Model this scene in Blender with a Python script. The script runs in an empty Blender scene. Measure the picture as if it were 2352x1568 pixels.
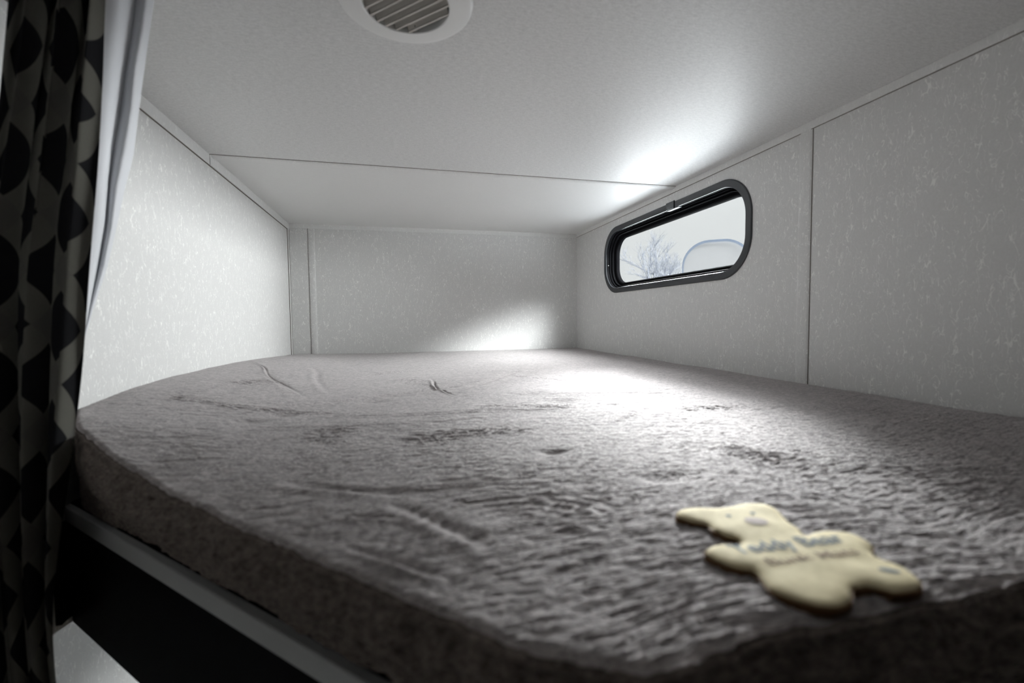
import bpy, bmesh, math, random
import numpy as np
from mathutils import Vector, Matrix

S = bpy.context.scene
COL = S.collection
W, D, H = 1.865, 3.015, 0.80          # room: left wall x=0, right wall x=W, back wall y=D, ceiling z=H; mattress top z=0
ZF = -1.35                            # floor of the room below the bunk

# ------------------------------------------------------------------ camera
YAW, PITCH, ROLL = .244158, -.050328, -.0100362
CAM = Vector((.636584, 0.0, .211947))
cy_, sy_ = math.cos(YAW), math.sin(YAW); cp_, sp_ = math.cos(PITCH), math.sin(PITCH)
fw = Vector((sy_*cp_, cy_*cp_, sp_)); rt = Vector((cy_, -sy_, 0)); up = rt.cross(fw)
rt, up = rt*math.cos(ROLL)+up*math.sin(ROLL), up*math.cos(ROLL)-rt*math.sin(ROLL)
FPX = 1042.85
cd = bpy.data.cameras.new('camera'); cam = bpy.data.objects.new('camera', cd); COL.objects.link(cam)
cam.matrix_world = Matrix(((rt.x, up.x, -fw.x, CAM.x), (rt.y, up.y, -fw.y, CAM.y), (rt.z, up.z, -fw.z, CAM.z), (0, 0, 0, 1)))
cd.sensor_width = 36; cd.lens = FPX*36/2352; cd.clip_start = .01; cd.clip_end = 500
cd.dof.use_dof = True; cd.dof.focus_distance = 2.6; cd.dof.aperture_fstop = 2.8
S.camera = cam

# ------------------------------------------------------------------ view and sky
S.view_settings.view_transform = 'Standard'; S.view_settings.look = 'None'
S.view_settings.gamma = 1; S.view_settings.use_curve_mapping = False
S.view_settings.exposure = 0.0
S.cycles.use_denoising = True
S.cycles.max_bounces = 14; S.cycles.diffuse_bounces = 8; S.cycles.glossy_bounces = 4
S.cycles.transparent_max_bounces = 12
S.cycles.sample_clamp_indirect = 8

SKY_HIGH, SKY_FRONT, HAZE, GLOW, GLOW2 = 60.0, 54.0, .84, 92.0, 600.0
wd = bpy.data.worlds.new('overcast_sky'); S.world = wd; wd.use_nodes = True
nt = wd.node_tree; nt.nodes.clear()
def wn(t, **k):
    n = nt.nodes.new(t)
    for a, b in k.items(): setattr(n, a, b)
    return n
def wm(op, a, b=None, c=None):
    n = wn('ShaderNodeMath', operation=op)
    for i, v in enumerate((a, b, c)):
        if v is None: continue
        if isinstance(v, (int, float)): n.inputs[i].default_value = v
        else: nt.links.new(v, n.inputs[i])
    return n.outputs[0]
def wmap(v, a, b, c, d):
    n = wn('ShaderNodeMapRange', interpolation_type='SMOOTHSTEP')
    nt.links.new(v, n.inputs[0])
    for i, x in enumerate((a, b, c, d)): n.inputs[i+1].default_value = x
    return n.outputs[0]
tc = wn('ShaderNodeTexCoord'); sx = wn('ShaderNodeSeparateXYZ'); nt.links.new(tc.outputs['Generated'], sx.inputs[0])
el = wm('ARCSINE', sx.outputs[2]); az = wm('ARCTAN2', sx.outputs[1], sx.outputs[0])
R_ = math.radians
# bright overcast sky above the haze bank on the horizon (the bank is lower towards +y), dimmer behind the camper
thr = wm('SUBTRACT', el, wmap(az, R_(-20), R_(35), R_(20), R_(14.5)))
sector = wm('MULTIPLY', wmap(az, R_(64), R_(76), 1, .02), wmap(az, R_(-95), R_(-75), .03, 1))
high = wmap(thr, 0, R_(6), 0, 1)
sector = wm('MULTIPLY', sector, wmap(el, R_(28), R_(52), 1, .22))
front = wm('MULTIPLY', wmap(az, R_(36), R_(46), 1, 0), wmap(az, R_(-34), R_(-22), 0, 1))
lo = wm('MULTIPLY_ADD', front, SKY_FRONT-HAZE, HAZE)
def lobe(a0, a1, a2, a3, e2, e3):
    return wm('MULTIPLY', wm('MULTIPLY', wmap(az, R_(a0), R_(a1), 0, 1), wmap(az, R_(a2), R_(a3), 1, 0)), wm('MULTIPLY', high, wmap(el, R_(e2), R_(e3), 1, 0)))
# two bright lobes added to the sky to light the back wall and foreground
glow = wm('ADD', wm('MULTIPLY', lobe(-76, -64, -40, -24, 32, 50), GLOW), wm('MULTIPLY', lobe(42, 50, 59, 66, 23, 38), GLOW2))
val = wm('ADD', glow, wm('ADD', wm('MULTIPLY', wm('MULTIPLY', high, sector), SKY_HIGH), wm('MULTIPLY', wm('SUBTRACT', 1, high), lo)))
bg = wn('ShaderNodeBackground'); bg.inputs[0].default_value = (.972, .988, 1, 1)
nt.links.new(val, bg.inputs[1]); ow = wn('ShaderNodeOutputWorld'); nt.links.new(bg.outputs[0], ow.inputs[0])
wd.cycles.sampling_method = 'MANUAL'; wd.cycles.sample_map_resolution = 1024

def area(name, loc, to, sx_, sy_, power, color=(1, 1, 1), portal=False):
    l = bpy.data.lights.new(name, 'AREA'); l.shape = 'RECTANGLE'; l.size = sx_; l.size_y = sy_; l.energy = power; l.color = color
    if portal: l.cycles.is_portal = True
    o = bpy.data.objects.new(name, l); COL.objects.link(o); o.location = loc
    o.rotation_euler = (Vector(to)-Vector(loc)).to_track_quat('-Z', 'Y').to_euler()
    return o
WY, WZ = 1.972, .545
area('window_portal', (W+.075, WY, WZ), (0, WY, WZ), 1.2, .40, 1, portal=True)
area('lower_window_portal', (W+.075, 1.45, -.72), (0, 1.45, -.72), .95, .55, 1, portal=True)
area('snow_glare_lamp', (4.7, 6.1, -1.15), (W, WY, WZ), 2.9, 1.8, 260, (.93, .97, 1))   # added lamp standing in for sun glare off the snow outside

# ------------------------------------------------------------------ helpers
def tag(o, label=None, cat=None, group=None, kind=None):
    if label: o['label'] = label
    if cat: o['category'] = cat
    if group: o['group'] = group
    if kind: o['kind'] = kind
    return o
def mesh_obj(name, verts, faces, mat, parent=None, smooth=False):
    me = bpy.data.meshes.new(name); me.from_pydata([tuple(v) for v in verts], [], faces); me.validate(); me.update()
    if mat: me.materials.append(mat)
    if smooth:
        for p in me.polygons: p.use_smooth = True
    o = bpy.data.objects.new(name, me); COL.objects.link(o)
    if parent: o.parent = parent; o.matrix_parent_inverse = Matrix.Translation(-parent.location) if parent.type == 'EMPTY' else Matrix.Translation(-Vector(parent.location))
    return o
def bm_obj(name, bm, mat, parent=None, smooth=False):
    bmesh.ops.recalc_face_normals(bm, faces=bm.faces)
    me = bpy.data.meshes.new(name); bm.to_mesh(me); bm.free()
    if mat: me.materials.append(mat)
    if smooth:
        for p in me.polygons: p.use_smooth = True
    o = bpy.data.objects.new(name, me); COL.objects.link(o)
    if parent: o.parent = parent; o.matrix_parent_inverse = Matrix.Translation(-Vector(parent.location))
    return o
def box(bm, a, b):
    x0, y0, z0 = a; x1, y1, z1 = b
    vs = [bm.verts.new(p) for p in ((x0,y0,z0),(x1,y0,z0),(x1,y1,z0),(x0,y1,z0),(x0,y0,z1),(x1,y0,z1),(x1,y1,z1),(x0,y1,z1))]
    for f in ((0,3,2,1),(4,5,6,7),(0,1,5,4),(1,2,6,5),(2,3,7,6),(3,0,4,7)): bm.faces.new([vs[i] for i in f])
def box_obj(name, a, b, mat, parent=None, bev=0):
    bm = bmesh.new(); box(bm, a, b)
    if bev: bmesh.ops.bevel(bm, geom=bm.edges[:], offset=bev, segments=2, affect='EDGES', profile=.5)
    return bm_obj(name, bm, mat, parent)
def prism(name, pts, vec, mat, parent=None, bev=0):
    """pts: closed 3D polygon, extruded along vec"""
    bm = bmesh.new(); v = [bm.verts.new(p) for p in pts]; f = bm.faces.new(v)
    r = bmesh.ops.extrude_face_region(bm, geom=[f]); bmesh.ops.translate(bm, vec=vec, verts=[g for g in r['geom'] if isinstance(g, bmesh.types.BMVert)])
    if bev: bmesh.ops.bevel(bm, geom=bm.edges[:], offset=bev, segments=2, affect='EDGES')
    return bm_obj(name, bm, mat, parent)
def empty(name, loc, label, cat, group=None):
    o = bpy.data.objects.new(name, None); COL.objects.link(o); o.location = loc; o.empty_display_size = .05
    return tag(o, label, cat, group)

# numpy noise
def pnoise(x, y, seed=0):
    rng = np.random.RandomState(seed); P = rng.permutation(512); P = np.concatenate([P, P]); G = rng.rand(1024)*2*np.pi
    xi = np.floor(x).astype(int); yi = np.floor(y).astype(int); xf = x-xi; yf = y-yi; xi &= 511; yi &= 511
    def g(a, b, dx, dy):
        h = G[P[(P[a & 511]+b) & 511]]; return np.cos(h)*dx+np.sin(h)*dy
    u = xf**3*(xf*(xf*6-15)+10); v = yf**3*(yf*(yf*6-15)+10)
    n00 = g(xi, yi, xf, yf); n10 = g(xi+1, yi, xf-1, yf); n01 = g(xi, yi+1, xf, yf-1); n11 = g(xi+1, yi+1, xf-1, yf-1)
    return (n00*(1-u)+n10*u)*(1-v)+(n01*(1-u)+n11*u)*v
def fbm(x, y, seed, octv=3):
    s = 0; a = 1
    for i in range(octv): s = s+a*pnoise(x*2**i, y*2**i, seed+i); a *= .5
    return s

# ------------------------------------------------------------------ materials
class M:
    def __init__(s, name, base=(.5, .5, .5), rough=.6, metal=0, spec=.3):
        m = bpy.data.materials.new(name); m.use_nodes = True; s.m = m; s.t = m.node_tree
        s.b = s.t.nodes['Principled BSDF']; s.b.inputs['Base Color'].default_value = (*base, 1)
        s.b.inputs['Roughness'].default_value = rough; s.b.inputs['Metallic'].default_value = metal
        s.b.inputs['Specular IOR Level'].default_value = spec
    def n(s, t, **k):
        n = s.t.nodes.new(t)
        for a, b in k.items(): setattr(n, a, b)
        return n
    def l(s, a, b): s.t.links.new(a, b)
    def math(s, op, a, b=None, c=None):
        n = s.n('ShaderNodeMath', operation=op)
        for i, v in enumerate((a, b, c)):
            if v is None: continue
            if isinstance(v, (int, float)): n.inputs[i].default_value = v
            else: s.l(v, n.inputs[i])
        return n.outputs[0]
    def obco(s, scale=(1, 1, 1), loc=(0, 0, 0), kind='Object'):
        t = s.n('ShaderNodeTexCoord'); mp = s.n('ShaderNodeMapping'); s.l(t.outputs[kind], mp.inputs[0])
        mp.inputs['Scale'].default_value = scale; mp.inputs['Location'].default_value = loc; return mp.outputs[0]
    def noise(s, co, scale, detail=2, rough=.5, dist=0):
        n = s.n('ShaderNodeTexNoise'); s.l(co, n.inputs['Vector']); n.inputs['Scale'].default_value = scale
        n.inputs['Detail'].default_value = detail; n.inputs['Roughness'].default_value = rough; n.inputs['Distortion'].default_value = dist
        return n.outputs[0]
    def mapr(s, v, a, b, c=0, d=1):
        n = s.n('ShaderNodeMapRange'); s.l(v, n.inputs[0])
        for i, x in enumerate((a, b, c, d)): n.inputs[i+1].default_value = x
        return n.outputs[0]
    def mix(s, f, a, b):
        n = s.n('ShaderNodeMix', data_type='RGBA'); s.l(f, n.inputs[0])
        for i, v in ((6, a), (7, b)):
            if isinstance(v, tuple): n.inputs[i].default_value = (*v, 1)
            else: s.l(v, n.inputs[i])
        return n.outputs[2]
    def color(s, c): s.l(c, s.b.inputs['Base Color'])
    def bump(s, h, strength, dist):
        n = s.n('ShaderNodeBump'); n.inputs['Strength'].default_value = strength; n.inputs['Distance'].default_value = dist
        s.l(h, n.inputs['Height']); s.l(n.outputs[0], s.b.inputs['Normal'])

def wallpaper(name, base, hi, k=1.0):
    a = M(name, base, .55, 0, .25)
    co = a.obco((1, 1, .42)); lines = None
    for sc, off, eps, th in ((46, 0, .016, .56), (62, 7.3, .018, .60), (80, 3.1, .02, .60)):
        c2 = a.obco((1, 1, .42), (off, off*1.7, off*.6))
        n = a.noise(c2, sc*k, 1.0, .4, .6)
        d = a.math('ABSOLUTE', a.math('SUBTRACT', n, .5))
        ln = a.mapr(d, eps, eps*.35, 0, 1)
        mk = a.mapr(a.noise(c2, sc*k*.9, 0), th-.03, th+.02, 0, 1)
        # fibre marks lie mostly upright
        v = a.math('MULTIPLY', ln, mk)
        lines = v if lines is None else a.math('MAXIMUM', lines, v)
    ground = a.noise(a.obco((1, 1, 1)), 220, 2)
    b2 = a.mix(a.mapr(ground, .3, .7), tuple(x*.965 for x in base), tuple(x*1.03 for x in base))
    a.color(a.mix(a.math('MULTIPLY', lines, .9), b2, hi)); a.bump(lines, .12, .0008)
    return a.m
M_WALL = wallpaper('fibre_wallpaper', (.635, .632, .625), (.86, .86, .84), 1.35)
def ceiling_mat(name, base, amt):
    a = M(name, base, .5, 0, .3)
    n = a.noise(a.obco((.7, 1.0, 1)), 300, 2, .6); n2 = a.noise(a.obco((.3, 1.0, 1)), 210, 2, .6)
    v = a.math('MULTIPLY', a.math('ADD', n, n2), .5)
    a.color(a.mix(a.mapr(v, .38, .62), tuple(x*(1-amt) for x in base), tuple(min(1, x*(1+amt*.6)) for x in base)))
    a.bump(v, .25, .0006); return a.m
M_CEIL = ceiling_mat('linen_ceiling_vinyl', (.66, .66, .655), .14)
M_CEIL2 = ceiling_mat('smooth_ceiling_vinyl', (.70, .70, .69), .025)
M_TRIM = wallpaper('trim_vinyl', (.70, .70, .69), (.80, .80, .785), 1.2)
M_GAP = M('shadow_gap', (.15, .13, .115), .8).m
M_PLASTIC = M('white_plastic', (.74, .74, .73), .38, 0, .4).m
M_SLAT = M('vent_slat_plastic', (.50, .475, .44), .5).m
M_DUCT = M('duct_inside', (.025, .02, .017), .8).m
M_FRAME = M('charcoal_aluminium', (.035, .038, .043), .38, .0, .5).m
M_FRAME2 = M('black_gasket', (.004, .004, .0045), .5, 0, .0).m
M_SLEEVE = M('black_sleeve', (.004, .004, .0045), .55, 0, .006).m
M_SCREW = M('screw_head', (.35, .34, .32), .35, .9).m
M_BLACK = M('black_laminate', (.003, .003, .0034), .8, 0, .04).m
M_STRIP = M('grey_edge_trim', (.37, .37, .37), .6, 0, .2).m
M_SNOW = M('snow', (.40, .41, .43), .8).m

g = M('window_glass', (1, 1, 1), .02)
tr = g.n('ShaderNodeBsdfTransparent'); tr.inputs[0].default_value = (.97, .985, .98, 1)
gl = g.n('ShaderNodeBsdfGlossy'); gl.inputs['Roughness'].default_value = .02
mx = g.n('ShaderNodeMixShader'); mx.inputs[0].default_value = .05
g.l(tr.outputs[0], mx.inputs[1]); g.l(gl.outputs[0], mx.inputs[2])
g.l(mx.outputs[0], g.t.nodes['Material Output'].inputs[0]); M_GLASS = g.m

def fur(name, lo, hi, sheen):
    a = M(name, hi, 1.0, 0, .05)
    a.b.inputs['Sheen Weight'].default_value = sheen; a.b.inputs['Sheen Roughness'].default_value = .45
    warp = a.noise(a.obco((1, 1, 1)), 9, 2)
    n1 = a.noise(a.obco((.45, 1, 1)), 190, 3, .65, .8)         # strands, combed across the bed
    n2 = a.noise(a.obco((.40, 1, 1), (4, 2, 1)), 620, 2, .6)
    n3 = a.noise(a.obco((.6, 1, 1), (9, 1, 0)), 34, 3, .6, 1.2)  # brushed nap
    h = a.math('ADD', a.math('MULTIPLY', n1, .62), a.math('MULTIPLY', n2, .38))
    f = a.math('ADD', a.math('MULTIPLY', a.mapr(h, .39, .61), .75), a.math('MULTIPLY', a.mapr(n3, .3, .7), .25))
    a.color(a.mix(f, lo, hi)); a.bump(h, .9, .0032); return a.m
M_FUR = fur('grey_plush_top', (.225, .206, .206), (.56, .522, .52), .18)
M_FURSIDE = fur('shaded_brown_plush_side', (.06, .049, .042), (.25, .205, .18), .08)  # brownish side pile, coloured darker than the top to carry its shade

# ------------------------------------------------------------------ room shell
YN = -1.6; T = .06
def struct(o): o['kind'] = 'structure'; return o
struct(box_obj('wall_left', (-T, YN, ZF-T), (0, D+T, H+T), M_WALL))
struct(box_obj('wall_back', (0, D, ZF-T), (W, D+T, H+T), M_WALL))
struct(box_obj('wall_front', (0, YN-T, ZF-T), (W+T, YN, H+T), M('dark_end_panel', (.10, .10, .10), .8).m))
struct(box_obj('floor', (-T, YN, ZF-T), (W+T, D+T, ZF), M('brown_floor_vinyl', (.10, .085, .07), .6).m))

def rrect(cy, cz, a, b, r, n=14):
    """rounded rectangle in (y,z), counter-clockwise"""
    pts = []
    for sx_, sz_, a0 in ((1, 1, 0), (-1, 1, 90), (-1, -1, 180), (1, -1, 270)):
        for i in range(n+1):
            t = math.radians(a0+90*i/n)
            pts.append((cy+sx_*(a-r)+r*math.cos(t), cz+sz_*(b-r)+r*math.sin(t)))
    return pts
def rect_hole(name, holes, mat):
    bm = bmesh.new(); loops = [[(YN, ZF-T), (D+T, ZF-T), (D+T, H+T), (YN, H+T)]]+holes
    es = []
    for lp in loops:
        v = [bm.verts.new((W, p[0], p[1])) for p in lp]
        es += [bm.edges.new((v[i], v[(i+1) % len(v)])) for i in range(len(v))]
    bmesh.ops.triangle_fill(bm, use_beauty=True, use_dissolve=False, edges=es)
    r = bmesh.ops.extrude_face_region(bm, geom=bm.faces[:])
    bmesh.ops.translate(bm, vec=(T, 0, 0), verts=[g for g in r['geom'] if isinstance(g, bmesh.types.BMVert)])
    return bm_obj(name, bm, mat)
WA, WB, WR = .596, .190, .155
LWY, LWZ = 1.45, -.72
struct(rect_hole('wall_right', [rrect(WY, WZ, WA-.022, WB-.022, WR-.022), rrect(LWY, LWZ, .44, .24, .1)], M_WALL))
SEAM = 1.835
# ceiling with a round duct opening above the vent
VC = (.663, .885); VR = .122
bm = bmesh.new()
lp = [[(-T, YN), (W+T, YN), (W+T, SEAM), (-T, SEAM)], [(VC[0]+.08*math.cos(t), VC[1]+.08*math.sin(t)) for t in np.linspace(0, 2*math.pi, 40, endpoint=False)]]
es = []
for l_ in lp:
    v = [bm.verts.new((p[0], p[1], H)) for p in l_]; es += [bm.edges.new((v[i], v[(i+1) % len(v)])) for i in range(len(v))]
bmesh.ops.triangle_fill(bm, use_beauty=True, use_dissolve=False, edges=es)
r = bmesh.ops.extrude_face_region(bm, geom=bm.faces[:]); bmesh.ops.translate(bm, vec=(0, 0, T), verts=[g for g in r['geom'] if isinstance(g, bmesh.types.BMVert)])
struct(bm_obj('ceiling', bm, M_CEIL))
struct(box_obj('ceiling', (-T, SEAM, H-.001), (W+T, D+T, H+T), M_CEIL2))

# ------------------------------------------------------------------ trims
def batten_profile(w, h, n=8):
    return [(w*i/n, h*math.sin(math.pi*min(1, max(0, i/n)))**.45 if 0 < i < n else 0) for i in range(n+1)]
def strip(name, org, along, across, out, w, h, mat):
    """flat batten: org corner, length vector, unit across, unit outwards"""
    org, along, across, out = map(Vector, (org, along, across, out))
    pr = batten_profile(w, h); vs = []; n = len(pr)
    for e in (0, 1):
        for a, b in pr: vs.append(org+along*e+across*a+out*b)
    fs = [(i, i+1, n+i+1, n+i) for i in range(n-1)]+[tuple(range(n)), tuple(reversed(range(n, 2*n)))]
    o = mesh_obj(name, vs, fs, mat); struct(o)
    bm = bmesh.new(); bm.from_mesh(o.data); bmesh.ops.recalc_face_normals(bm, faces=bm.faces); bm.to_mesh(o.data); bm.free()
    return o
def gapline(name, a, b): return struct(box_obj(name, a, b, M_GAP))
strip('trim_1', (0, SEAM+.002, H-.001), (W, 0, 0), (0, 1, 0), (0, 0, -1), .046, .006, M_TRIM)          # ceiling seam cover
gapline('trim_2', (0, SEAM-.0008, H-.0015), (W, SEAM+.0010, H+.001))
struct(box_obj('trim_3', (0, YN, .763), (.004, SEAM, H), M_TRIM, bev=.001))                           # cove strips along the ceiling
struct(box_obj('trim_4', (0, SEAM+.001, .763), (.0065, D, H-.001), M_TRIM, bev=.001))
gapline('trim_5', (0, YN, .7605), (.0032, D-.012, .7632))
struct(box_obj('trim_6', (W-.004, YN, .777), (W, D, H), M_TRIM, bev=.001))
gapline('trim_7', (W-.0022, YN, .7755), (W, D, .7772))
struct(box_obj('trim_8', (.006, D-.004, .772), (W-.004, D, H-.001), M_TRIM, bev=.001))
strip('trim_9', (W, 1.139, -.12), (0, 0, .897), (0, 1, 0), (-1, 0, 0), .046, .004, M_WALL)            # seam cover on the right wall
gapline('trim_10', (W-.0012, 1.1365, -.12), (W, 1.139, .777))
strip('trim_11', (.112, D, -.12), (0, 0, .892), (1, 0, 0), (0, -1, 0), .038, .004, M_WALL)             # seam cover on the back wall
gapline('trim_12', (.1085, D-.0012, -.12), (.1105, D, .772))
struct(box_obj('trim_13', (0, D-.022, -.12), (.005, D, .763), M_TRIM, bev=.001))                       # corner strip
gapline('trim_14', (0, D-.0245, -.12), (.003, D-.022, .763))
gapline('trim_15', (0, D-.0015, -.12), (.0065, D, .8))

# ------------------------------------------------------------------ window
def ring(name, prof, mat, parent, cy=WY, cz=WZ, A=WA, B=WB, R=WR, n=14, smooth=True):
    """prof: list of (inset, x offset) swept round the rounded rectangle"""
    vs = []; fs = []; m = None
    for ins, dx in prof:
        p = rrect(cy, cz, A-ins, B-ins, max(.01, R-ins), n); m = len(p)
        vs += [(W+dx, a, b) for a, b in p]
    for k in range(len(prof)-1):
        for i in range(m):
            j = (i+1) % m; fs.append((k*m+i, k*m+j, (k+1)*m+j, (k+1)*m+i))
    o = mesh_obj(name, vs, fs, mat, parent)
    bm = bmesh.new(); bm.from_mesh(o.data); bmesh.ops.recalc_face_normals(bm, faces=bm.faces); bm.to_mesh(o.data); bm.free()
    if smooth:
        for p in o.data.polygons: p.use_smooth = True
        es = o.modifiers.new('edge', 'EDGE_SPLIT'); es.split_angle = R_(32)
    return o
def window(name, cy, cz, A, B, R):
    w = bpy.data.objects.new(name, None); COL.objects.link(w); w.location = (W, cy, cz); w['kind'] = 'structure'
    k = dict(cy=cy, cz=cz, A=A, B=B, R=R)
    ring('clamp_ring', [(.0, -.0002), (.0, -.004), (.0025, -.0065), (.026, -.0065), (.029, -.0055), (.0296, -.003)], M_FRAME, w, **k)
    ring('sleeve', [(.0296, -.003), (.0296, .016), (.032, .018)], M_SLEEVE, w, **k)
    ring('inner_channel', [(.028, .0155), (.0335, .0155), (.0345, .017), (.0345, .030), (.039, .031)], M_FRAME2, w, **k)
    ring('sash_frame', [(.037, .0295), (.0415, .0290), (.0425, .0305), (.0425, .042), (.052, .045), (.056, .047), (.058, .050)], M_SLEEVE, w, **k)
    ring('outer_frame', [(.055, .0495), (.0585, .0500), (.0605, .056), (.0605, .068), (-.012, .068), (-.012, .061), (.03, .061)], M_FRAME2, w, **k)
    p = rrect(cy, cz, A-.056, B-.056, R-.05, 14); n = len(p)
    vs = [(W+.052, a, b) for a, b in p]+[(W+.056, a, b) for a, b in p]
    mesh_obj('glass_pane', vs, [tuple(range(n)), tuple(reversed(range(n, 2*n)))]+[(i, (i+1) % n, n+(i+1) % n, n+i) for i in range(n)], M_GLASS, w)
    return w
win = window('window_1', WY, WZ, WA, WB, WR)
def screw(pos, axis, parent, r=.0032, mat=M_SCREW):
    bm = bmesh.new(); q = Vector(axis).to_track_quat('Z', 'Y').to_matrix().to_4x4()
    bmesh.ops.create_uvsphere(bm, u_segments=12, v_segments=6, radius=r, matrix=Matrix.Translation(pos) @ q @ Matrix.Diagonal((1, 1, .55, 1)))
    return bm_obj('screw', bm, mat, parent, True)
TOPZ, BOTZ = WZ+WB-.0296, WZ-WB+.0296
for y in (1.515, 1.655, 1.80, 1.94, 2.10, 2.24): screw((W+.009, y, TOPZ), (0, 0, -1), win, .0034, M_FRAME2)
for y in (1.535, 1.70, 1.85, 2.02, 2.20): screw((W+.009, y, BOTZ+.001), (0, 0, 1), win)
screw((W+.009, WY+WA-.0296, .525), (0, -1, 0), win)
# joint cover where the clamp ring ends meet at the top
box_obj('joint_cover', (W-.0085, 1.842, TOPZ+.0005), (W-.0060, 1.905, WZ+WB+.0035), M_FRAME, win, .001)
box_obj('joint_gap', (W-.0095, 1.840, TOPZ-.0015), (W-.0055, 1.843, WZ+WB+.0035), M_FRAME2, win)
box_obj('joint_plate', (W-.004, 1.815, TOPZ-.0025), (W+.014, 1.905, TOPZ+.0005), M_FRAME, win, .001)
window('window_2', LWY, LWZ, .46, .26, .12)

# ------------------------------------------------------------------ outside
struct(box_obj('ground', (W+.1, -30, -2.05), (60, 40, -2.0), M_SNOW))
def unproj(u, v, dist):
    d = rt*((u-1176)/FPX)-up*((v-784)/FPX)+fw; d.normalize(); return CAM+d*dist
# bare tree: trunk, boughs and twigs
random.seed(4)
M_BARK = M('pale_frosted_bark', (.070, .075, .088), .9).m
def tree(base, height, spread):
    bm = bmesh.new()
    def tube(a, b, r0, r1):
        d = (b-a); q = d.to_track_quat('Z', 'Y'); ra = []; rb = []
        for i in range(5):
            t = 2*math.pi*i/5; o = q @ Vector((math.cos(t), math.sin(t), 0)); ra.append(bm.verts.new(a+o*r0)); rb.append(bm.verts.new(b+o*r1))
        for i in range(5): bm.faces.new((ra[i], ra[(i+1) % 5], rb[(i+1) % 5], rb[i]))
    def grow(p, d, L, r, k):
        e = p+d*L; tube(p, e, r, r*.7)
        if k == 0: return
        for i in range(3 if k > 1 else 4):
            nd = (d+Vector((random.uniform(-1, 1), random.uniform(-1, 1), random.uniform(-.35, .8)))*.75).normalized()
            grow(p+d*L*random.uniform(.45, 1), nd, L*random.uniform(.6, .8), r*.6, k-1)
    grow(base, Vector((0, 0, 1)), height*.33, .12, 6)
    o = bm_obj('bare_tree', bm, M_BARK)
    return tag(o, 'frosted bare tree far outside, seen faintly through the left half of the window', 'tree')
tb = unproj(1512, 690, 26); tb.z = -2.0; tree(tb, 9.6, 3)
# neighbouring white camper with rounded roof line
def camper():
    d = 11.0
    c = unproj(1645, 600, d); vd = Vector((c.x-CAM.x, c.y-CAM.y, 0)).normalized(); rdir = Vector((vd.y, -vd.x, 0)); e = empty('neighbouring_camper', (c.x, c.y, -2.0), 'white camper with rounded roof corners parked outside, seen through the window', 'camper')
    w2 = (unproj(1722, 600, d)-unproj(1568, 600, d)).length/2*1.04
    topz = unproj(1668, 548, d).z; n = 12; prof = [(-w2, -1.5)]
    r = .55
    for i in range(n+1):
        t = math.radians(180-90*i/n); prof.append((-w2+r+r*math.cos(t), topz-r+r*math.sin(t)))
    for i in range(n+1):
        t = math.radians(90-90*i/n); prof.append((w2-r+r*math.cos(t), topz-r+r*math.sin(t)))
    prof.append((w2, -1.5))
    back = Vector((-rdir.y, rdir.x, 0))*5.0
    pts = [Vector((c.x, c.y, 0))+rdir*a+Vector((0, 0, b)) for a, b in prof]
    prism('body', pts, back, M('camper_white_panel', (.125, .125, .126), .8, 0, .02).m, e)
    bm = bmesh.new(); N = len(pts); q = []
    for (a, b) in prof:
        ctr = Vector((0, 0, topz-1.0)); 
        o = Vector((c.x, c.y, 0))+rdir*(a*1.0)+Vector((0, 0, b)); i_ = Vector((c.x, c.y, 0))+rdir*(a*.955)+Vector((0, 0, topz-1.5+(b-topz+1.5)*.965))
        q.append((o-back*.012, i_-back*.012))
    vs = []; fs = []
    for o, i_ in q: vs += [o, i_]
    for k in range(len(q)-1): fs.append((2*k, 2*k+2, 2*k+3, 2*k+1))
    mesh_obj('roof_edge_trim', vs, fs, M('camper_edge_trim', (.062, .074, .096), .8, 0, .02).m, e)
    for s in (-1, 1):
        bm = bmesh.new(); cc = Vector((c.x, c.y, -1.68))+rdir*(s*w2*.75)+back*.5
        bmesh.ops.create_cone(bm, cap_ends=True, segments=24, radius1=.32, radius2=.32, depth=.2, matrix=Matrix.Translation(cc) @ rdir.to_track_quat('Z', 'Y').to_matrix().to_4x4())
        bm_obj('wheel', bm, M('tyre', (.03, .03, .03), .8).m, e)
camper()

# ------------------------------------------------------------------ ceiling vent
vent = empty('ceiling_vent', (VC[0], VC[1], H), 'round white plastic air vent with slanted slats in the ceiling', 'vent')
def lathe(name, prof, mat, parent, seg=96):
    vs = []; fs = []; n = len(prof)
    for i in range(seg):
        t = 2*math.pi*i/seg
        vs += [(VC[0]+r*math.cos(t), VC[1]+r*math.sin(t), z) for r, z in prof]
    for i in range(seg):
        j = (i+1) % seg
        for k in range(n-1): fs.append((i*n+k, i*n+k+1, j*n+k+1, j*n+k))
    o = mesh_obj(name, vs, fs, mat, parent, True)
    bm = bmesh.new(); bm.from_mesh(o.data); bmesh.ops.remove_doubles(bm, verts=bm.verts, dist=1e-6); bmesh.ops.recalc_face_normals(bm, faces=bm.faces); bm.to_mesh(o.data); bm.free()
    m = o.modifiers.new('edge', 'EDGE_SPLIT'); m.split_angle = R_(40)
    return o
lathe('bezel', [(.078, H+.004), (.0785, H-.012), (.080, H-.0135), (.100, H-.013), (.111, H-.011), (.117, H-.0105), (.1215, H-.007), (.123, H-.002), (.1225, H-.0001), (.082, H-.0001)], M_PLASTIC, vent)
lathe('duct', [(.0785, H-.004), (.0785, H+.055), (.001, H+.055)], M_DUCT, vent, 48)
dirs = Vector((1, -1, 0)).normalized(); per = Vector((1, 1, 0)).normalized()
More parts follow.
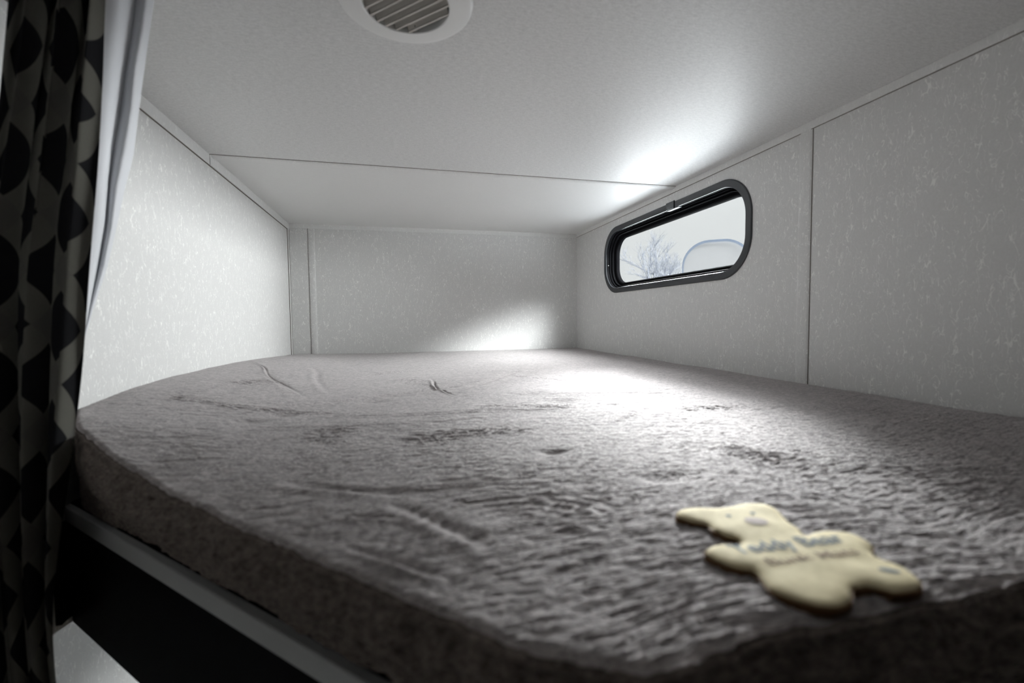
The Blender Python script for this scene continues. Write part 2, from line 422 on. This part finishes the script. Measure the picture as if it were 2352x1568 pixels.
for k in range(-4, 5):
    off = k*.0190+.003; rr = .0785
    if abs(off) > rr-.004: continue
    hl = math.sqrt(rr*rr-off*off)
    c = Vector((VC[0], VC[1], 0))+per*off
    sec = [(-.0018, H-.0120), (.0022, H-.0120), (.0022, H-.0095), (-.0075, H+.006), (-.0105, H+.006), (-.0018, H-.0090)]
    pts = [c-dirs*hl+per*a+Vector((0, 0, z)) for a, z in sec]
    prism('slat', pts, dirs*2*hl, M_SLAT, vent)
box_obj('damper_pin', (VC[0]+.017, VC[1]+.062, H-.008), (VC[0]+.0195, VC[1]+.0645, H+.02), M_DUCT, vent)

# ------------------------------------------------------------------ mattress
C0, YE = .990, .236                      # top edge: diagonal x+y=C0, near edge y=YE
NX, NY, NS = 1250, 1300, 80
xs = np.linspace(0.002, W-.002, NX)
def edge_y(x):
    a, b = C0-x+.105*np.exp(-x/.10), np.full_like(x, YE); k = .05
    h = np.clip(.5+.5*(a-b)/k, 0, 1); return b*(1-h)+a*h+k*h*(1-h)
ye = edge_y(xs)
rag = .006*fbm(xs*14, xs*0+3.3, 21, 3)+.003*pnoise(xs*70, xs*0+8.1, 22)
ye = ye+rag
tt = np.linspace(0, 1, NY); yt = (np.exp(3.1*tt)-1)/(math.exp(3.1)-1)
X = np.repeat(xs[None, :], NY, 0); Y = ye[None, :]+yt[:, None]*(D-.004-ye[None, :])
def on_z(u, v, z):
    d = rt*((u-1176)/FPX)-up*((v-784)/FPX)+fw; t = (z-CAM.z)/d.z; p = CAM+d*t; return (p.x, p.y)
pp = lambda u, v: on_z(u, v, .004)
LINES = [(pp(322, 1061), pp(930, 956), .0028), (pp(603, 1056), pp(900, 985), .0025), (pp(769, 1117), pp(1166, 1124), .0030), (pp(784, 1247), pp(1035, 1313), .0040),
         (pp(578, 850), pp(690, 915), .0028), (pp(745, 1175), pp(905, 1195), .0026), (pp(1350, 965), pp(1500, 935), .0030), (pp(980, 870), pp(1040, 905), .0040)]
ROUGH = [(pp(432, 941), pp(744, 946), .022), (pp(740, 1000), pp(790, 985), .03), (pp(1130, 930), pp(1290, 925), .03), (pp(1010, 1000), pp(1160, 985), .03), (pp(930, 870), pp(985, 880), .03),
         (pp(870, 858), pp(920, 850), .03), (pp(580, 905), pp(640, 892), .03), (pp(1740, 1040), pp(1820, 1060), .03), (pp(1180, 860), pp(1290, 870), .02), (pp(1620, 935), pp(1700, 930), .03)]
def top_h(X, Y, edge):
    """height of the cover's top, edge = distance from its near edge"""
    lw_ = np.exp(-(X/.30)**2)                                   # the cover is pushed up along the left wall
    prof = np.interp(Y, [.9, 1.1, 1.3, 1.5, 1.75, 2.05, 2.4, 2.8, 3.0], [.034, .037, .050, .055, .056, .046, .036, .012, .004])
    Z = lw_*prof-.007*np.exp(-(edge/.07)**2)*np.clip((X-.15)/.2, 0, 1)*np.clip((.95-X)/.2, 0, 1)
    Z += .006*fbm(X*2.3+.2, Y*2.3, 1, 2)*np.clip(edge/.2, 0, 1)
    sc = 1/(1+.0*Y)
    # long soft creases
    wx = X+.05*pnoise(X*3, Y*3, 5); wy = Y+.05*pnoise(X*3+9, Y*3, 6)
    for (ax, ay, bx, by, dep, wd_) in ((.15, 1.08, .80, 1.42, .006, .018), (.20, 1.75, .34, 1.38, .004, .012), (.30, 1.95, .42, 1.38, .003, .010), (.50, 1.06, .98, 1.0, .005, .010),
                                       (.80, 1.35, 1.10, 1.75, .006, .016), (.62, .52, .72, .40, .005, .010), (.48, .66, .62, .56, .004, .010), (.95, 1.25, 1.35, 1.12, .004, .014), (.34, .95, .8, .93, .0035, .010)):
        dx, dy = bx-ax, by-ay; L2 = dx*dx+dy*dy
        t = np.clip(((wx-ax)*dx+(wy-ay)*dy)/L2, 0, 1); dd = np.hypot(wx-ax-t*dx, wy-ay-t*dy)
        s = (wx-ax)*dy-(wy-ay)*dx
        Z -= dep*np.exp(-(dd/wd_)**2)*np.sin(math.pi*(.15+.7*t)); Z += dep*.6*np.exp(-((dd-wd_*1.7)/wd_)**2)*(s > 0)*np.sin(math.pi*(.15+.7*t))
    Z += (.0065-Z)*np.exp(-(((X-.965)/.16)**4+((Y-.32)/.14)**4))   # flat under the badge
    # long fine comb lines
    for a_, b_, dep in LINES:
        (ax, ay), (bx, by) = a_, b_; dx, dy = bx-ax, by-ay; L2 = dx*dx+dy*dy
        t = ((wx-ax)*dx+(wy-ay)*dy)/L2; n_ = ((wx-ax)*dy-(wy-ay)*dx)/math.sqrt(L2); g_ = np.clip(1.2-np.abs(t-.5)*2.2, 0, 1)
        Z += dep*g_*(np.exp(-((n_-.006)/.005)**2)-1.3*np.exp(-((n_+.002)/.004)**2))
    rough = 0
    for a_, b_, w_ in ROUGH:
        (ax, ay), (bx, by) = a_, b_; dx, dy = bx-ax, by-ay; L2 = dx*dx+dy*dy+1e-9
        t = np.clip(((wx-ax)*dx+(wy-ay)*dy)/L2, 0, 1); rough = rough+.8*np.exp(-(np.hypot(wx-ax-t*dx, wy-ay-t*dy)/w_)**2)
    # dimples where the pile was pressed
    for (px, py, r, dep) in ((.87, .66, .014, .007), (1.07, 1.10, .03, .008), (1.02, 1.24, .03, .009), (1.22, 1.28, .05, .006), (.98, .50, .02, .006), (.60, 1.30, .03, .006), (.55, 1.22, .02, .006), (.34, 1.02, .02, .007), (.40, 1.08, .015, .005)):
        Z -= dep*np.exp(-(((wx-px)/(r*1.6))**2+((wy-py)/r)**2))
    # curved comb marks in the foreground
    rad = np.hypot((X-.74)*1.0, (Y-.42)*1.25); m = np.exp(-((rad-.10)/.045)**2)*np.clip((Y-.42)/.05, 0, 1)
    Z += .0016*np.sin(rad*2*math.pi/.019+3*pnoise(X*14, Y*14, 33))*m*np.clip(.5+2*pnoise(X*7, Y*7, 34), 0, 1)
    # tufts: patchy nap, combed sideways
    patch = np.clip(.6+1.5*fbm(X*2.7+5, Y*2.7, 31, 2), .2, 1.5)
    fx = X+.035*pnoise(X*5, Y*5, 35)+.010*pnoise(X*17, Y*17, 37); fy = Y+.30*X*pnoise(X*.9, Y*.9, 38)+.030*pnoise(X*5+4, Y*5, 36)+.008*pnoise(X*17, Y*17, 39)
    far = np.clip(1.35-.85*Y, .22, 1)
    Z += .0024*fbm(fx*14, fy*46, 41, 3)*patch*far
    c1 = fbm(fx*13, fy*90, 44, 4); Z += (.0026*patch*far+.0035*rough)*c1       # combed clumps of pile
    c2 = fbm(fx*50, fy*250, 51, 3); Z += (.0017*far+.003*rough)*c2
    return Z
E_ = Y-ye[None, :]
E_n = E_*.75
Z = top_h(X, Y, E_n)
ed = np.clip(1-E_n/.009, 0, 1); Z -= .003*ed**2
Z -= .0035*np.exp(-((E_n-.005)/.004)**2)*(1+1.5*pnoise(X*30, Y*30, 61))   # stitched-in edge
# outward normal of the near edge
dy = np.gradient(ye-rag, xs); nl = np.hypot(dy, 1); onx, ony = dy/nl, -1/nl
def rows_to_obj(name, X, Y, Z, mat, parent):
    ny, nx = X.shape; co = np.stack([X, Y, Z], -1).reshape(-1, 3).astype(np.float32)
    i = np.arange(ny*nx).reshape(ny, nx); q = np.stack([i[:-1, :-1], i[:-1, 1:], i[1:, 1:], i[1:, :-1]], -1).reshape(-1, 4)
    me = bpy.data.meshes.new(name); me.vertices.add(len(co)); me.vertices.foreach_set('co', co.ravel())
    me.loops.add(q.size); me.polygons.add(len(q)); me.loops.foreach_set('vertex_index', q.ravel().astype(np.int32))
    me.polygons.foreach_set('loop_start', np.arange(0, q.size, 4, dtype=np.int32)); me.polygons.foreach_set('loop_total', np.full(len(q), 4, dtype=np.int32))
    me.polygons.foreach_set('use_smooth', np.ones(len(q), dtype=bool)); me.materials.append(mat); me.update(); me.validate()
    o = bpy.data.objects.new(name, me); COL.objects.link(o)
    if parent: o.parent = parent; o.matrix_parent_inverse = Matrix.Translation(-Vector(parent.location))
    return o
matt = empty('bunk_mattress', (1.0, 1.6, -.14), 'bunk mattress in a grey plush cover with a cream bear badge, filling the sleeping platform', 'mattress')
rows_to_obj('plush_cover', X, Y, Z, M_FUR, matt)
# side band of the cover, from the top seam down to the platform
s = np.linspace(0, 1, NS)[:, None]
ztop = Z[0][None, :]
gap = np.clip((1.060-(xs+ye))/1.414, 0.004, .055); gap = (gap*(xs < .78)+.05*(xs >= .78))[None, :]
outw = (.022*np.clip(.15+.85*(xs-.08)/.2, .15, 1))[None, :]*np.sin(np.pi*np.clip(s*1.35, 0, 1))-gap*s**1.5
outw = outw+.004*fbm(xs[None, :]*18, s*5, 71, 2)*np.sin(np.pi*s)
SZ = ztop*(1-s)+(-.138)*s+.004
arc = np.cumsum(np.hypot(np.gradient(xs), np.gradient(ye)))[None, :]
tuft = np.clip(.3+xs/.3, 0, 1)[None, :]*(.0060*fbm(arc*26+s*2, s*9, 72, 3)+.0040*fbm(arc*60+s*5, s*26, 75, 3)+.010*pnoise(arc*6, s*1.5, 77))*np.clip(s*8, 0, 1)
SX = xs[None, :]+onx[None, :]*(outw+tuft); SY = ye[None, :]+ony[None, :]*(outw+tuft)
SX = np.clip(SX, .0015, W-.0015)
side = rows_to_obj('side_band', SX, SY, SZ, M_FURSIDE, matt); side['label'] = 'brown plush side band, its shade put into the colour'
# seam welt between top and band
PX = xs[None, :]+0*s[:12]; ang = np.linspace(0, 2*np.pi, 12)[:, None]
wr = .0030*(1+.5*pnoise(arc*60, arc*0+.5, 81))
rx = np.cos(ang)*wr; rz = np.sin(ang)*wr
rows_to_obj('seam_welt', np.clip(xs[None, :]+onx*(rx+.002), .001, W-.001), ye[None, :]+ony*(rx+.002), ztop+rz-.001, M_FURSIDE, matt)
def top_z(x, y):
    e = (y-float(edge_y(np.array([x]))[0]))*.75
    return float(top_h(np.array([[x]]), np.array([[y]]), np.array([[e]]))[0, 0])

# bear badge
def on_z(u, v, z):
    d = rt*((u-1176)/FPX)-up*((v-784)/FPX)+fw; t = (z-CAM.z)/d.z; p = CAM+d*t; return (p.x, p.y)
BZ = .0130
crop = [(170,320),(215,285),(320,272),(480,275),(600,262),(660,240),(760,238),(870,250),(960,290),(1010,340),(1060,385),(1130,430),(1170,480),(1230,465),(1320,448),(1430,452),(1540,475),(1640,520),(1710,570),(1700,620),(1740,655),(1850,690),(1960,740),(2040,800),(2085,860),(2060,905),(1960,925),(1850,930),(1780,905),(1680,885),(1600,895),(1545,910),(1545,975),(1510,1020),(1400,1045),(1250,1035),(1100,995),(960,940),(880,890),(820,810),(760,765),(640,745),(520,700),(430,650),(392,610),(450,565),(540,548),(660,545),(640,520),(560,500),(460,450),(400,405),(300,385),(200,355)]
ol = [on_z(1500+a/3.36, 1080+b/3.36, BZ) for a, b in crop]
def catmull(p, k=4):
    out = []; n = len(p)
    for i in range(n):
        p0, p1, p2, p3 = (np.array(p[(i+j) % n]) for j in (-1, 0, 1, 2))
        for j in range(k):
            t = j/k; out.append(tuple(.5*((2*p1)+(-p0+p2)*t+(2*p0-5*p1+4*p2-p3)*t*t+(-p0+3*p1-3*p2+p3)*t**3)))
    return out
ol = catmull(ol, 4); OA = np.array(ol)
area2 = np.sum(OA[:, 0]*np.roll(OA[:, 1], -1)-np.roll(OA[:, 0], -1)*OA[:, 1])
if area2 < 0: OA = OA[::-1].copy()
def inside(px, py):
    x0, y0 = OA[:, 0], OA[:, 1]; x1, y1 = np.roll(x0, -1), np.roll(y0, -1)
    c = ((y0[None] > py[:, None]) != (y1[None] > py[:, None])) & (px[:, None] < (x1-x0)[None]*(py[:, None]-y0[None])/((y1-y0)[None]+1e-12)+x0[None])
    return c.sum(1) % 2 == 1
def bdist(px, py):
    x0, y0 = OA[:, 0], OA[:, 1]; dx, dy_ = np.roll(x0, -1)-x0, np.roll(y0, -1)-y0
    t = np.clip(((px[:, None]-x0)*dx+(py[:, None]-y0)*dy_)/(dx*dx+dy_*dy_+1e-14), 0, 1)
    return np.hypot(px[:, None]-x0-t*dx, py[:, None]-y0-t*dy_).min(1)
step = .0016
gx, gy = np.meshgrid(np.arange(OA[:, 0].min(), OA[:, 0].max(), step), np.arange(OA[:, 1].min(), OA[:, 1].max(), step))
gx, gy = gx.ravel(), gy.ravel(); ins = inside(gx, gy); gx, gy = gx[ins], gy[ins]; bd = bdist(gx, gy); k_ = bd > step*.6; gx, gy, bd = gx[k_], gy[k_], bd[k_]
from mathutils.geometry import delaunay_2d_cdt
nb = len(OA); pts = [Vector(p) for p in OA]+[Vector((a, b)) for a, b in zip(gx, gy)]
res = delaunay_2d_cdt(pts, [(i, (i+1) % nb) for i in range(nb)], [], 1, 1e-7)
PV = np.array([tuple(v) for v in res[0]]); d_ = np.minimum(bdist(PV[:, 0], PV[:, 1]), .02)
def base_plane(x, y): return .004+.003*np.sin(x*40)*0
puff = .0045*(1-np.exp(-d_/.0045))+.0012*pnoise(PV[:, 0]*38, PV[:, 1]*38, 91)
PZ = BZ-.003+puff
bv = [(p[0], p[1], z) for p, z in zip(PV, PZ)]; nbv = len(bv)
tri = [tuple(f) for f in res[2]]
rim = [i for i in range(nb)]
bv2 = bv+[(OA[i][0], OA[i][1], .005) for i in range(nb)]
sf = [(i, (i+1) % nb, nbv+(i+1) % nb, nbv+i) for i in range(nb)] if all(abs(PV[i][0]-OA[i][0]) < 1e-6 for i in range(nb)) else []
a = M('cream_suede', (.62, .545, .37), .75, 0, .15)
at = a.n('ShaderNodeAttribute', attribute_name='edge'); nn = a.noise(a.obco(), 130, 3)
ev = a.math('ADD', at.outputs['Fac'], a.math('MULTIPLY', a.math('SUBTRACT', nn, .5), .0012))
a.color(a.mix(a.mapr(ev, .0009, .0026), (.13, .07, .03), a.mix(a.mapr(nn, .35, .65), (.62, .535, .335), (.70, .61, .395)))); a.bump(nn, .2, .0006)
badge = mesh_obj('bear_badge', bv2, tri+sf, a.m, matt, True); badge['label'] = 'cream bear-shaped fabric badge edged in brown and printed Teddy Bear'
at_ = badge.data.attributes.new('edge', 'FLOAT', 'POINT'); at_.data.foreach_set('value', np.concatenate([d_, np.zeros(nb)]).astype(np.float32))
M_INK = M('blue_grey_print', (.19, .21, .225), .8).m
M_INK2 = M('brown_print', (.27, .19, .13), .8).m
M_NOSE = M('mauve_print', (.40, .33, .30), .8).m
def badge_z(x, y):
    i = np.argmin((PV[:, 0]-x)**2+(PV[:, 1]-y)**2); return PZ[i]
def lettering(name, txt, start, end, mat, height=None, bold=.0):
    c = bpy.data.curves.new(name, 'FONT'); c.body = txt; c.size = 1; c.offset = bold; c.resolution_u = 3
    to = bpy.data.objects.new(name, c); COL.objects.link(to); bpy.context.view_layer.update()
    me = bpy.data.meshes.new_from_object(to.evaluated_get(bpy.context.evaluated_depsgraph_get())); bpy.data.objects.remove(to)
    v = np.array([tuple(p.co) for p in me.vertices]); x0, x1 = v[:, 0].min(), v[:, 0].max()
    s_ = np.array(start); e_ = np.array(end); ex = (e_-s_)/(x1-x0); L = np.linalg.norm(e_-s_); ey = np.array([-(e_-s_)[1], (e_-s_)[0]])/L*(height if height else L/(x1-x0))
    for p, q in zip(me.vertices, v):
        w_ = s_+ex*(q[0]-x0)+ey*q[1]; p.co = (w_[0], w_[1], badge_z(w_[0], w_[1])+.0006)
    me.materials.clear(); me.materials.append(mat)
    o = bpy.data.objects.new(name, me); COL.objects.link(o); o.parent = badge
    return o
def blot(name, cx, cy, rx, ry, ang, mat):
    n = 20; vs = []
    for i in range(n):
        t = 2*math.pi*i/n; x, y = rx*math.cos(t), ry*math.sin(t); x, y = x*math.cos(ang)-y*math.sin(ang)+cx, x*math.sin(ang)+y*math.cos(ang)+cy
        vs.append((x, y, badge_z(x, y)+.0006))
    vs.append((cx, cy, badge_z(cx, cy)+.0007)); o = mesh_obj(name, vs, [(i, (i+1) % n, n) for i in range(n)], mat); o.parent = badge; return o
lettering('lettering', 'Teddy Bear', (.906, .3115), (1.0125, .3045), M_INK, .0245, .02)
lettering('lettering', 'Bunk Mats', (.919, .2905), (1.004, .2865), M_INK2, .0135, .01)
blot('eye', .950, .3765, .0030, .0026, 0, M_INK); blot('eye', .9775, .3755, .0030, .0026, 0, M_INK)
blot('nose', .966, .3585, .0105, .0085, -.3, M_NOSE)
blot('paw_mark', 1.000, .2610, .0075, .0034, -.5, M_INK)

# ------------------------------------------------------------------ bunk platform
bunk = empty('bunk_platform', (1.0, 1.6, -.165), 'black bunk platform with a grey edge strip under the plush mattress', 'bunk bed')
CF = 1.052
def pz(pts, z0, z1, name, mat, bev=0): return prism(name, [(x, y, z0) for x, y in pts], (0, 0, z1-z0), mat, bunk, bev)
pz([(.004, CF-.004+.012), (CF-.30, .30+.012), (W-.002, .30+.012), (W-.002, D-.002), (.004, D-.002)], -.165, -.1405, 'platform_board', M_BLACK)
ZFL = -.375
pz([(.001, CF-.001), (CF-.30, .30), (W-.001, .30), (W-.001, .315), (CF-.294, .315), (.001, CF+.015)], ZFL, -.170, 'fascia_panel', M_BLACK)
es_ = pz([(.001, CF-.005), (CF-.302, .296), (W-.001, .296), (W-.001, .312), (CF-.294, .312), (.001, CF+.012)], -.172, -.1415, 'edge_strip', M_STRIP, .0012)
es_['label'] = 'grey edge strip'
box_obj('end_cleat', (.0005, 1.008, ZFL+.02), (.010, CF, -.170), M_BLACK, bunk)

# ------------------------------------------------------------------ curtain
def on_y(u, v, y):
    d = rt*((u-1176)/FPX)-up*((v-784)/FPX)+fw; t = (y-CAM.y)/d.y; p = CAM+d*t; return p
a = M('diamond_woven_cloth', (.1, .1, .1), .95, 0, .05)
uv = a.n('ShaderNodeUVMap', uv_map='UVMap'); sp = a.n('ShaderNodeSeparateXYZ'); a.l(uv.outputs[0], sp.inputs[0])
U_, V_ = sp.outputs[0], sp.outputs[1]
def tri_(x): return a.math('ABSOLUTE', a.math('SUBTRACT', a.math('FRACT', x), .5))
b1 = a.mapr(tri_(a.math('ADD', U_, V_)), .325, .335); b2 = a.mapr(tri_(a.math('SUBTRACT', U_, V_)), .325, .335)
band = a.math('MAXIMUM', b1, b2); cross = a.math('MULTIPLY', b1, b2)
wv = a.noise(a.obco((1, 1, 1)), 900, 2)
c1 = a.mix(band, (.012, .012, .014), (.15, .146, .128)); c2_ = a.mix(cross, c1, (.135, .13, .12))
a.color(a.mix(a.mapr(wv, .2, .8, 0, .35), c2_, (.03, .03, .03))); a.bump(wv, .3, .0006)
M_CURT = a.m
a = M('curtain_lining', (.62, .63, .66), .85, 0, .1); a.bump(a.noise(a.obco(), 700, 2), .2, .0005)
M_LIN = a.m
curt = empty('curtain', (.09, .88, -.80), 'dark curtain with grey lattice of diamonds hanging at the left wall', 'curtain')
RV = [0, 200, 400, 600, 800, 950, 1050, 1200, 1350, 1450, 1568]; RU = [252, 241, 228, 212, 197, 178, 165, 148, 138, 141, 151]
LV = [0, 150, 300, 420, 600, 1568]; LU = [35, 20, 4, -12, -36, -52]
ZT, ZB = H-.004, -.80
rows, cols = 240, 160
verts = []; uvs = []
yc0 = .885
def vz(z):
    """picture row of height z on the curtain's plane"""
    d = Vector((.12, yc0, z))-CAM; return 784-FPX*d.dot(up)/d.dot(fw)
def clampx(p): return max(.004, p)
zs = np.linspace(ZT, ZB, rows)
edges = []
for z in zs:
    v = vz(z)
    ur = np.interp(v, RV, RU) if v > 0 else 252-(v)*.06*1
    ul = np.interp(v, LV, LU) if v > 0 else 35-v*.09
    if v > 1568: ur = 151+(v-1568)*.05
    # world x of both edges on the plane y=yc0
    def ux(u):
        d = rt*((u-1176)/FPX)-up*((v-784)/FPX)+fw; return CAM.x+d.x/d.y*yc0
    edges.append((max(.006, ux(ul)), ux(ur)))
edges = np.array(edges); ker = np.ones(15)/15
for c in (0, 1):
    pad = np.concatenate([np.full(7, edges[0, c]), edges[:, c], np.full(7, edges[-1, c])]); edges[:, c] = np.convolve(pad, ker, 'valid')
FOLDS = 3.0
for ri, z in enumerate(zs):
    xl, xr = edges[ri]; w_ = xr-xl; amp = .0135
    sag = .5*(z-ZT)
    for ci in range(cols):
        q = ci/(cols-1)
        ph = 2*math.pi*(FOLDS*q+.15*math.sin(3.1*z+1))+.35*math.sin(5*z)
        x = xl+w_*(q+.028*math.sin(2*ph+.6)*math.sin(math.pi*q))
        y = yc0-.012+amp*math.sin(ph)*(.75+.25*math.sin(7*z+3*q))+.004*math.sin(ph*2+4*z)
        verts.append((max(.004, x), y, z)); uvs.append((q*2.5+.10*math.sin(ph-1.2)+.02, (ZT-z)/.172+.10*math.sin(3*q)))
faces = [(r*cols+c, r*cols+c+1, (r+1)*cols+c+1, (r+1)*cols+c) for r in range(rows-1) for c in range(cols-1)]
cl = mesh_obj('patterned_cloth', verts, faces, M_CURT, curt, True)
ul_ = cl.data.uv_layers.new(name='UVMap')
for lp_ in cl.data.loops: ul_.data[lp_.index].uv = uvs[lp_.vertex_index]
so = cl.modifiers.new('thickness', 'SOLIDIFY'); so.thickness = .0012; so.offset = 1
# lining folds turned outwards at the leading edge, lit by the window
LR = 150; lv = []; prev = []
colu = [  # picture column tables (v, u) and depth of each pleat line
    ([0, 200, 400, 600, 800], [238, 229, 216, 200, 184], .893),
    ([0, 100, 200, 300, 400, 500, 600, 700, 800], [270, 259, 250, 242, 234, 227, 213, 200, 187], .908),
    ([0, 100, 200, 300, 400, 500, 600, 700, 800], [296, 283, 272, 257, 247, 240, 224, 205, 187], .946),
    ([0, 100, 200, 300, 400, 500, 600, 700, 800], [311, 296, 286, 270, 256, 250, 233, 209, 188], .943),
    ([0, 100, 200, 300, 400, 500, 600, 700, 800], [324, 309, 301, 287, 269, 257, 239, 212, 188], .947),
    ([0, 100, 200, 300, 400, 500, 600, 700, 800], [333, 322, 312, 302, 281, 263, 243, 214, 189], .985)]
NSUB = 6
zl = [z for z in np.linspace(ZT, .14, LR)]
for z in zl:
    v = vz(z); line = []
    for (tv, tu, y) in colu:
        u = np.interp(v, tv, tu) if v > 0 else tu[0]-v*.11
        d = rt*((u-1176)/FPX)-up*((v-784)/FPX)+fw
        line.append(Vector((CAM.x+d.x/d.y*y, y, z)))
    # smooth the pleat line
    fine = []
    for i in range(len(line)-1):
        p0 = line[max(0, i-1)]; p1 = line[i]; p2 = line[i+1]; p3 = line[min(len(line)-1, i+2)]
        for j in range(NSUB):
            t = j/NSUB; fine.append(.5*((2*p1)+(-p0+p2)*t+(2*p0-5*p1+4*p2-p3)*t*t+(-p0+3*p1-3*p2+p3)*t**3))
    fine.append(line[-1]); lv.append(fine)
nc = len(lv[0]); vv = [p for row in lv for p in row]
lf = [(r*nc+c, r*nc+c+1, (r+1)*nc+c+1, (r+1)*nc+c) for r in range(len(lv)-1) for c in range(nc-1)]
li = mesh_obj('lining', vv, lf, M_LIN, curt, True); li['label'] = 'pale lining turned out at the edge'
so = li.modifiers.new('thickness', 'SOLIDIFY'); so.thickness = .001
